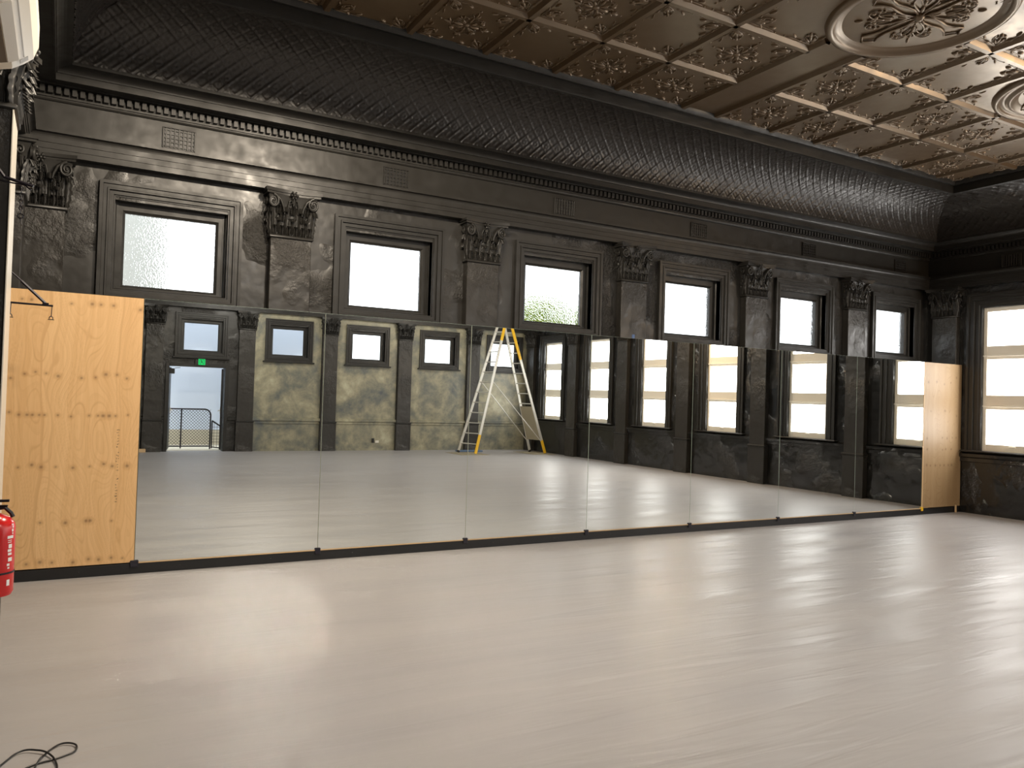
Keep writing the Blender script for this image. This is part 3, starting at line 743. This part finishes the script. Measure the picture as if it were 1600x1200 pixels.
def plywood(name, x0, x1, knots, seed, label, st):
    nx = int((x1-x0)/.005)+1; nz = int((Z1-Z0)/.006)+1
    x = np.linspace(x0, x1, nx); z = np.linspace(Z0, Z1, nz); X, Zz = np.meshgrid(x, z, indexing='ij')
    Xd = X.copy(); kn = np.zeros_like(X); ring = np.zeros_like(X)
    big = [k for i, k in enumerate(knots) if i % 3 == 0]
    rs = np.random.RandomState(seed)
    for i, (a, b) in enumerate(knots):
        d2 = ((X-a)/.035)**2+((Zz-b)/.11)**2
        Xd += .55*(X-a)*np.exp(-d2)*-1
        rk = rs.uniform(.008, .016); q = np.hypot(X-a, (Zz-b)*1.05)/rk
        kn = np.maximum(kn, np.exp(-(q**2)*.9)); ring = np.maximum(ring, np.exp(-((q-2.0)/.7)**2)*.5)
    # large rotary-cut loops (cathedrals) between the knot rows
    for (a, b) in big:
        sg = rs.choice([-1, 1]); amp = rs.uniform(.03, .07)
        Xd += amp*np.exp(-((X-a)/.10)**2)*np.tanh((X-a)/.05)*np.exp(-((Zz-b-sg*.18)/.20)**2)
    Xd += .012*np.sin(Zz*5.1+seed)*1.0+.006*np.sin(Zz*13+X*9)
    fine = vnoise(Xd*210+40, seed+1); mid = vnoise(Xd*45+11+.6*np.sin(Zz*1.7), seed+2); low = vnoise(Xd*14+5, seed+3)
    line = np.exp(-((mid-.5)/.055)**2)*np.exp(-((vnoise(Xd*8+3, seed+5)-.6)/.2)**2)
    Fv = Xd*9+1.5*np.sin(X*13+1.4*np.sin(Zz*2.3+seed)+seed)*np.sin(Zz*2.7+X*3+seed*.7)+.8*np.sin(X*7-seed)*np.sin(Zz*5.3+2*np.sin(X*5))
    fr = Fv*1.6-np.floor(Fv*1.6); w2 = vnoise(Zz*3+X*4+seed, seed+9)
    line = np.maximum(line, (.35+.9*w2)*np.exp(-((fr-.5)/.07)**2)); line = np.maximum(line, .35*(fr > .5)*(fr-.5)*2)
    t = np.clip(.30*fine+.30*mid+.40*low, 0, 1)
    c0 = np.array([.82, .54, .27]); c1 = np.array([.66, .39, .165]); cl_ = np.array([.46, .23, .08]); ck = np.array([.13, .055, .02])
    col = c0+(c1-c0)*(t[..., None]*.85)
    col = col+(cl_-col)*(line*.38)[..., None]
    col = col+(cl_-col)*(ring*.5)[..., None]; col = col+(ck-col)*(kn*.72)[..., None]
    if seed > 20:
        col = col*np.array([.47, .50, .55])  # right sheet's colour darkened to offset the overbright window light
    m = MB(); m.grid(np.stack([X, np.full_like(X, -.009), Zz], -1)); nfront = m.n
    m.box(x0, x1, -.0088, .009, Z0, Z1)
    o = m.build(name, M_ply); tag(o, label, 'plywood sheet')
    me = o.data; at = me.color_attributes.new('grain', 'FLOAT_COLOR', 'POINT')
    full = np.ones((len(me.vertices), 4)); full[:nfront, :3] = col.reshape(-1, 3); full[nfront:, :3] = (.55, .36, .18)
    at.data.foreach_set('color', full.ravel()); return o
pl = plywood('plywood_sheet', XL+.01, S[0]-.003, K1, 5, 'raw pine plywood sheet at the left end of the mirrors', 1)
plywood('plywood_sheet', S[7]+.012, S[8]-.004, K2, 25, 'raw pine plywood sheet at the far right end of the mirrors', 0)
MB().box(S[7]-.002, S[7]+.014, -.014, .01, Z0, Z1).build('edge_batten', M_timber, bpy.data.objects['plywood_sheet.001'])
st = MB()       # faded vertical mill stamp
rs = np.random.RandomState(3)
for i in range(26):
    z = 1.30-i*.026; 
    if i in (7, 15): continue
    for k in range(3):
        a = .455+rs.rand()*.018; st.box(a, a+.004+rs.rand()*.008, -.0096, -.0091, z+rs.rand()*.010, z+.004+rs.rand()*.012)
st.build('lettering', M_stamp, pl)
tag(MB().cbox(13.22, 13.245, -.045, -.02, 0, Z0+.02, .003).build('timber_prop', M_timber), 'short pale timber leg under the right plywood sheet', 'timber prop')

# ------------------------------------------------------------------ lamps out of the frame, hung from the ceiling; all past the second are added fill
lamp_at = ['above the first mirror', 'nearest the left wall', 'added as fill in the middle of the room on the doorway side', 'added as fill in the middle of the room on the window side', 'added as fill at the doorway end', 'added as fill nearest the stepladder', 'added to warm the ceiling close to the tall windows, without a shade']
for i, (x, y, z, k, shaded) in enumerate(LAMPS):
    lp = thing('ceiling_or_fill_lamp', 'hanging ceiling lamp ' + lamp_at[i], 'lamp', (x, y, 0), 0, 'ceiling lamps')
    MB().lathe([(.06, H-.001), (.055, H-.03), (.02, H-.04), (.008, H-.05), (.008, z+.20), (.025, z+.19), (.028, z+.155), (.0, z+.15)], 20).build('lamp_holder', M_whited, lp, smooth=True)
    if shaded: sh = MB(); sh.lathe([(.03, z+.17), (.19, z+.15), (.195, z+.14), (.03, z+.16)], 24); sh.build('shade', M_whited, lp, smooth=True)
    ld = bpy.data.lights.new('bulb', 'SPOT' if shaded else 'POINT'); ld.energy = LAMP_W*k*(1.3 if shaded else 1.); ld.shadow_soft_size = .12
    ld.color = (1, .86, .68) if i < 2 else ((1, .93, .84) if shaded else (1, .70, .42))
    if shaded: ld.spot_size = R(172); ld.spot_blend = .06
    lo = bpy.data.objects.new('bulb', ld); C.objects.link(lo); lo.location = (0, 0, z); lo.parent = lp

# ------------------------------------------------------------------ air vents in the frieze
def make_vent():
    root = empty('air_vent'); m = MB()
    m.cbox(-.155, .155, -.018, .0, .098, .108, .003); m.cbox(-.155, .155, -.018, .0, -.108, -.098, .003); m.cbox(-.155, -.14, -.018, .0, -.098, .098, .003); m.cbox(.14, .155, -.018, .0, -.098, .098, .003)
    m.box(-.14, .14, -.003, 0, -.098, .098); m.build('frame', M_blk, root)
    g = MB()
    for i in range(7): x = -.12+i*.04; g.cbox(x-.007, x+.007, -.016, -.003, -.098, .098, .002)
    for i in range(5): z = -.08+i*.04; g.cbox(-.14, .14, -.014, -.003, z-.007, z+.007, .002)
    g.build('grille', M_blk, root); MB().box(-.14, .14, -.0045, -.0032, -.098, .098).build('hole_shade', M_kick, root); return root  # dark plate stands in for the shade inside the vent holes
v0 = make_vent()
for k in range(6):
    o = v0 if k == 0 else copy_tree(v0)
    o.location = (BX[k]+WW/2+.02, YB-.0605, 4.19); tag(o, 'black gridded air vent in the frieze above the %s high window' % ordn[k], 'air vent', 'air vents in the frieze')
o = copy_tree(v0); o.location = (XR-.0605, RY0-RW/2, 4.19); o.rotation_euler = (0, 0, R(-90)); tag(o, 'dark air vent in the frieze above the tall real window on the right', 'air vent', 'air vents in the frieze')

# ------------------------------------------------------------------ air conditioner on the left wall
ac = thing('air_conditioner', 'white wall-mounted split air conditioner high on the left wall', 'air conditioner', (XL, -3.0, 3.34))
pf = [(0, .0), (.09, -.01), (.17, .015), (.22, .05), (.265, .09), (.285, .15), (.285, .26), (.26, .31), (.0, .32)]
def extr(prof, y0, y1, inset=0):
    m = MB(); P = [[(x, y, z) for x, z in prof] for y in (y0, y1)]; m.grid(np.array(P))
    n_ = len(prof); m.add([(x, y0, z) for x, z in prof], [tuple(range(n_))[::-1]]); m.add([(x, y1, z) for x, z in prof], [tuple(range(n_))]); return m
extr(pf, -.86, -.03).build('casing', M_white, ac)
extr([(x*.985, .004+z*.98) for x, z in pf], -.03, 0).build('end_cap', M_white, ac)
extr([(x*.985, .004+z*.98) for x, z in pf], -.90, -.86).build('end_cap', M_white, ac)
def skin(xa, za, xb, zb, y0, y1, t, mt, name):
    d = np.array([xb-xa, zb-za]); d /= np.linalg.norm(d); q = np.array([d[1], -d[0]])*t
    m = MB(); P = [(xa, za), (xb, zb), (xb+q[0], zb+q[1]), (xa+q[0], za+q[1])]
    m.add([(a, y0, b) for a, b in P]+[(a, y1, b) for a, b in P], [(0, 1, 2, 3), (7, 6, 5, 4), (0, 4, 5, 1), (1, 5, 6, 2), (2, 6, 7, 3), (3, 7, 4, 0)]); return m.build(name, mt, ac)
skin(.098, -.0075, .150, .0095, -.83, -.12, .003, M_kick, 'outlet_slot')
skin(.153, .010, .200, .034, -.84, -.12, .006, M_white, 'louvre')
skin(.085, -.011, .17, .0145, -.118, -.115, .002, M_whited, 'panel_joint')
skin(.205, .040, .24, .068, -.10, -.045, .002, M_whited, 'display')
skin(.222, .052, .226, .055, -.84, -.11, .0015, M_whited, 'panel_joint')
pi_ = MB(); pi_.tube([(.06, .01, .06), (.06, .06, .06), (.05, .12, .02), (.02, .16, .0)], .016, 8); pi_.build('pipe', M_whited, ac)

tag(MB().cbox(XL+PD*1.25+.0005, XL+PD*1.25+.008, -2.40, -1.94, .86, CZ0-.024, .001).build('pilaster_strip', mat('pale_strip', (.66, .62, .54), .3)), 'pale upright strip on the near left pilaster', 'board')  # thin pale strip down the room face of the pilaster
# ------------------------------------------------------------------ fire extinguisher
fx = thing('fire_extinguisher', 'red fire extinguisher hung on the left wall', 'fire extinguisher', (-.224, -4.0, .795))
m = MB(); m.lathe([(.05, 0), (.075, .006), (.082, .02), (.082, .285), (.078, .305), (.062, .328), (.035, .342), (.022, .346)], 28); m.build('cylinder', M_red, fx, smooth=True)
m = MB(); m.lathe([(.022, .345), (.022, .372), (.016, .374), (.016, .39)], 16); m.build('valve', M_chrome, fx, smooth=True)
m = MB(); m.cbox(-.02, .055, -.011, .011, .392, .402, .002); m.cbox(-.02, .05, -.010, .010, .372, .379, .002); m.build('lever', M_metalblk, fx)
m = MB(); m.tube([(.015, 0, .365), (.04, .0, .368), (.062, 0, .345), (.07, 0, .328)], .008, 8); m.build('nozzle', M_rubber, fx)
m = MB(); m.lathe([(.0835, .098), (.0845, .100), (.0845, .104), (.0835, .106)], 28); m.lathe([(.082, .1), (.082, .104)], 8); m.box(-.217, -.08, -.02, .02, .05, .24); m.build('bracket', M_metalblk, fx)
lb = MB()
def curved(a0, a1, z0, z1, rad=.0832):
    P = np.array([[(rad*math.cos(a), rad*math.sin(a), z) for a in np.linspace(a0, a1, 5)] for z in (z0, z1)]); lb.grid(P)
a = -.55      # printed marks on the side that faces the camera
for z0, z1, w0, w1 in ((.300, .306, -.05, .10), (.286, .297, .02, .10), (.272, .283, -.02, .10), (.262, .268, 0, .10), (.245, .257, -.28, .10), (.236, .239, -.25, .0), (.228, .231, -.25, .0), (.205, .222, -.20, .02), (.190, .201, -.24, .0), (.176, .186, -.22, .02), (.150, .166, -.2, .05), (.132, .142, -.26, -.1), (.120, .127, -.22, -.1), (.05, .075, -.24, -.06)):
    curved(a+w0, a+w1, z0, z1)
lb.build('lettering', M_label, fx)

# ------------------------------------------------------------------ wall brackets with hanging hardware
b1 = thing('wall_bracket', 'lower black metal wall bracket with strut and two hanging shackles', 'wall bracket', (XL, -.5, 0))
m = MB(); m.tube([(0, 0, 2.34), (.375, 0, 2.335)], .008, 8); m.cbox(.0, .012, -.03, .03, 2.28, 2.70, .003); m.build('arm', M_metalblk, b1)
m = MB(); m.tube([(0, 0, 2.655), (.17, 0, 2.50)], .007, 6); m.tube([(.15, 0, 2.515), (.32, 0, 2.352)], .013, 6); m.cbox(.30, .345, -.014, .014, 2.333, 2.356, .003); m.build('strut', M_metalblk, b1)
for xx in (.085, .368):
    m = MB(); m.tube([(xx, 0, 2.335), (xx-.003, 0, 2.25)], .0035, 6); t = np.linspace(-.3, PI+.3, 10)
    m.tube([(xx-.004+.013*math.cos(q), 0, 2.232+.017*math.sin(q)) for q in t], .004, 6); m.tube([(xx-.026, 0, 2.222), (xx+.018, 0, 2.222)], .0035, 6); m.build('shackle', M_metalblk, b1)
b2 = thing('wall_bracket', 'upper black metal wall bracket with a chain hanging from it', 'wall bracket', (XL, -2.6, 0))
m = MB(); m.tube([(0, 0, 2.975), (.10, 0, 2.908), (.13, 0, 2.868), (.19, 0, 2.853), (.272, 0, 2.835)], .010, 6); m.cbox(0, .01, -.03, .03, 2.85, 3.0, .003); m.build('arm', M_metalblk, b2)
m = MB(); m.tube([(.10, 0, 2.845), (.23, 0, 2.835), (.262, 0, 2.812)], .005, 6); m.build('rod', M_metalblk, b2)
m = MB()
for i in range(8):
    zc = 2.815-i*.019; t = np.linspace(0, 2*PI, 10, endpoint=False)
    if i % 2: m.tube([(.215, .0075*math.cos(q), zc+.013*math.sin(q)) for q in t], .0026, 5, closed=True)
    else: m.tube([(.215+.0075*math.cos(q), 0, zc+.013*math.sin(q)) for q in t], .0026, 5, closed=True)
m.build('chain', M_metalblk, b2)
m = MB(); t = np.linspace(0, 2*PI, 14, endpoint=False); m.tube([(.215+.014*math.cos(q), 0, 2.655+.014*math.sin(q)) for q in t], .0035, 5, closed=True); m.tube([(.215, 0, 2.64), (.218, 0, 2.62), (.225, 0, 2.60)], .003, 5); m.build('hook', M_metalblk, b2)

# ------------------------------------------------------------------ cable on the floor
def smooth_path(p, k=6):
    p = np.array(p, float); out = []
    P = np.vstack([2*p[0]-p[1], p, 2*p[-1]-p[-2]])
    for i in range(1, len(P)-2):
        for t in np.linspace(0, 1, k, endpoint=False):
            a, b, c, d = P[i-1], P[i], P[i+1], P[i+2]
            out.append(.5*((2*b)+(-a+c)*t+(2*a-5*b+4*c-d)*t*t+(-a+3*b-3*c+d)*t**3))
    out.append(p[-1]); return np.array(out)
c1 = [(-.30,-4.05,.006),(-.23,-3.93,.006),(-.171,-3.821,.006),(-.145,-3.765,.006),(-.115,-3.716,.008),(-.078,-3.704,.012),(-.04,-3.727,.014),(-.002,-3.763,.014),(.029,-3.829,.012),(.044,-3.899,.009),(.047,-3.948,.006),(.04,-4.02,.006),(0,-4.08,.006),(-.06,-4.03,.006),(-.085,-3.95,.006),(-.077,-3.901,.006),(-.049,-3.874,.006),(-.02,-3.861,.006),(.029,-3.85,.006),(.074,-3.829,.006),(.113,-3.804,.007),(.126,-3.766,.009),(.119,-3.725,.010),(.088,-3.695,.010),(.054,-3.694,.008),(.018,-3.736,.006),(-.002,-3.778,.006),(-.02,-3.833,.012),(-.038,-3.906,.007),(-.06,-4.02,.006),(-.10,-4.2,.006)]
tag(MB().tube(smooth_path(c1), .0042, 8).build('power_cable', M_rubber, smooth=True), 'thin black cable looped on the grey floor', 'cable')

# ------------------------------------------------------------------ stepladder by the far corner (seen in the mirrors)
ld = thing('stepladder', 'tall aluminium A-frame stepladder with yellow rail ends near the far corner', 'stepladder')
FL, BLk = np.array([10.62, -12.72, 0]), np.array([10.36, -13.36, 0])      # left pair of feet, front and back
FR, BRk = np.array([13.02, -12.72, 0]), np.array([12.86, -13.36, 0])
zt = 3.93
TL, TLb = np.array([11.58, -12.88, zt]), np.array([11.52, -13.22, zt]); TR, TRb = np.array([11.76, -12.88, zt]), np.array([11.72, -13.22, zt])
def rail(m, a, b, w=.045, d=.022):
    a, b = np.array(a, float), np.array(b, float); t = (b-a)/np.linalg.norm(b-a); s_ = np.cross(t, [0, 1, 0]); s_ /= np.linalg.norm(s_); q = np.cross(t, s_)
    P = [a+s_*i*w+q*j*d for i, j in ((-1, -1), (1, -1), (1, 1), (-1, 1))]+[b+s_*i*w+q*j*d for i, j in ((-1, -1), (1, -1), (1, 1), (-1, 1))]
    m.add(P, [(0, 3, 2, 1), (4, 5, 6, 7), (0, 1, 5, 4), (1, 2, 6, 5), (2, 3, 7, 6), (3, 0, 4, 7)])
lerp = lambda a, b, t: a+(b-a)*t
for nm, A, B, ye in (('l', FL, TL, 1), ('lb', BLk, TLb, 0), ('r', FR, TR, 2), ('rb', BRk, TRb, 0)):
    m = MB(); rail(m, lerp(A, B, .012), B, .037, .016); o = m.build('stile', M_alu, ld)
    segs = {1: [(.0, .14), (.86, .985)], 2: [(.0, .10), (.72, .985)], 0: []}[ye]
    for a, b in segs:
        m = MB(); rail(m, lerp(A, B, a), lerp(A, B, b), .039, .018); m.build('yellow_sleeve', M_yel, o)
    if not segs: m = MB(); rail(m, A, lerp(A, B, .015), .036, .018); m.build('rubber_foot', M_rubber, o)
for A, B, A2, B2, lo_ in ((FL, TL, BLk, TLb, .06), (FR, TR, BRk, TRb, .26)):
    for i in range(12):
        t = .07+i*.078
        if t < lo_: continue
        m = MB(); m.tube([lerp(A, B, t), lerp(A2, B2, t)], .016, 8); m.build('rung', M_alu, ld)
m = MB(); m.cbox(11.48, 11.80, -13.27, -12.83, zt-.02, zt+.03, .008); m.build('top_cap', M_alu, ld)
for A, B, A2, B2 in ((FL, TL, FR, TR), (BLk, TLb, BRk, TRb)):
    m = MB(); m.tube([lerp(A, B, .55), lerp(A2, B2, .08)], .013, 6); m.build('brace', M_alu, ld)
m = MB(); q0, q1 = lerp(FR, TR, .10), lerp(BRk, TRb, .10); q2, q3 = lerp(BRk, TRb, .36), lerp(FR, TR, .36)
off = np.array([-.03, 0, 0]); m.add([q0, q1, q2, q3, q0+off, q1+off, q2+off, q3+off], [(0, 1, 2, 3), (7, 6, 5, 4), (0, 4, 5, 1), (1, 5, 6, 2), (2, 6, 7, 3), (3, 7, 4, 0)]); m.build('infill_board', M_kraft, ld)
def flat(name, pts, z0, z1, mt, label, cat):
    m = MB(); n_ = len(pts); m.add([(x, y, z0) for x, y in pts]+[(x, y, z1) for x, y in pts], [tuple(range(n_))[::-1], tuple(range(n_, 2*n_))]+[(i, (i+1) % n_, n_+(i+1) % n_, n_+i) for i in range(n_)])
    return tag(m.build(name, mt), label, cat)
flat('drop_board', [(10.05, -13.30), (10.55, -12.45), (10.95, -12.60), (10.62, -13.60)], 0.0, .0, M_kraft, 'thin brown board under the left feet of the stepladder', 'board') if False else None
tag(MB().box(10.05, 11.0, -13.6, -12.5, .0005, .006).build('drop_board', M_kraft), 'thin brown board under the left feet of the stepladder', 'board')
tag(MB().box(12.45, 13.3, -13.7, -12.45, .0005, .006).build('drop_board', M_kraft), 'thin brown board under the right feet of the stepladder', 'board')
for o_ in (ld,): o_.location.z = .024
tag(MB().cbox(10.55, 11.35, -13.95, -13.65, .0005, .05, .01).build('folded_sheet', M_blue), 'flat blue-grey folded sheet on the floor behind the stepladder', 'sheet')
ol = thing('power_outlet', 'small pale power outlet low on the second grey-gold bay', 'power outlet', (8.25, YO+.006, .26), 0)
MB().cbox(-.055, .055, 0, .012, -.035, .035, .003).build('faceplate', M_white, ol)
MB().cbox(-.16, -.10, 0, .05, -.03, .10, .005).build('plug', M_kick, ol)
tag(MB().cbox(1.55, 1.95, -14.40, -14.30, .0005, .09, .006).build('timber_offcut', M_timber), 'pale timber offcut on the floor against the wall opposite the mirrors', 'timber offcut')
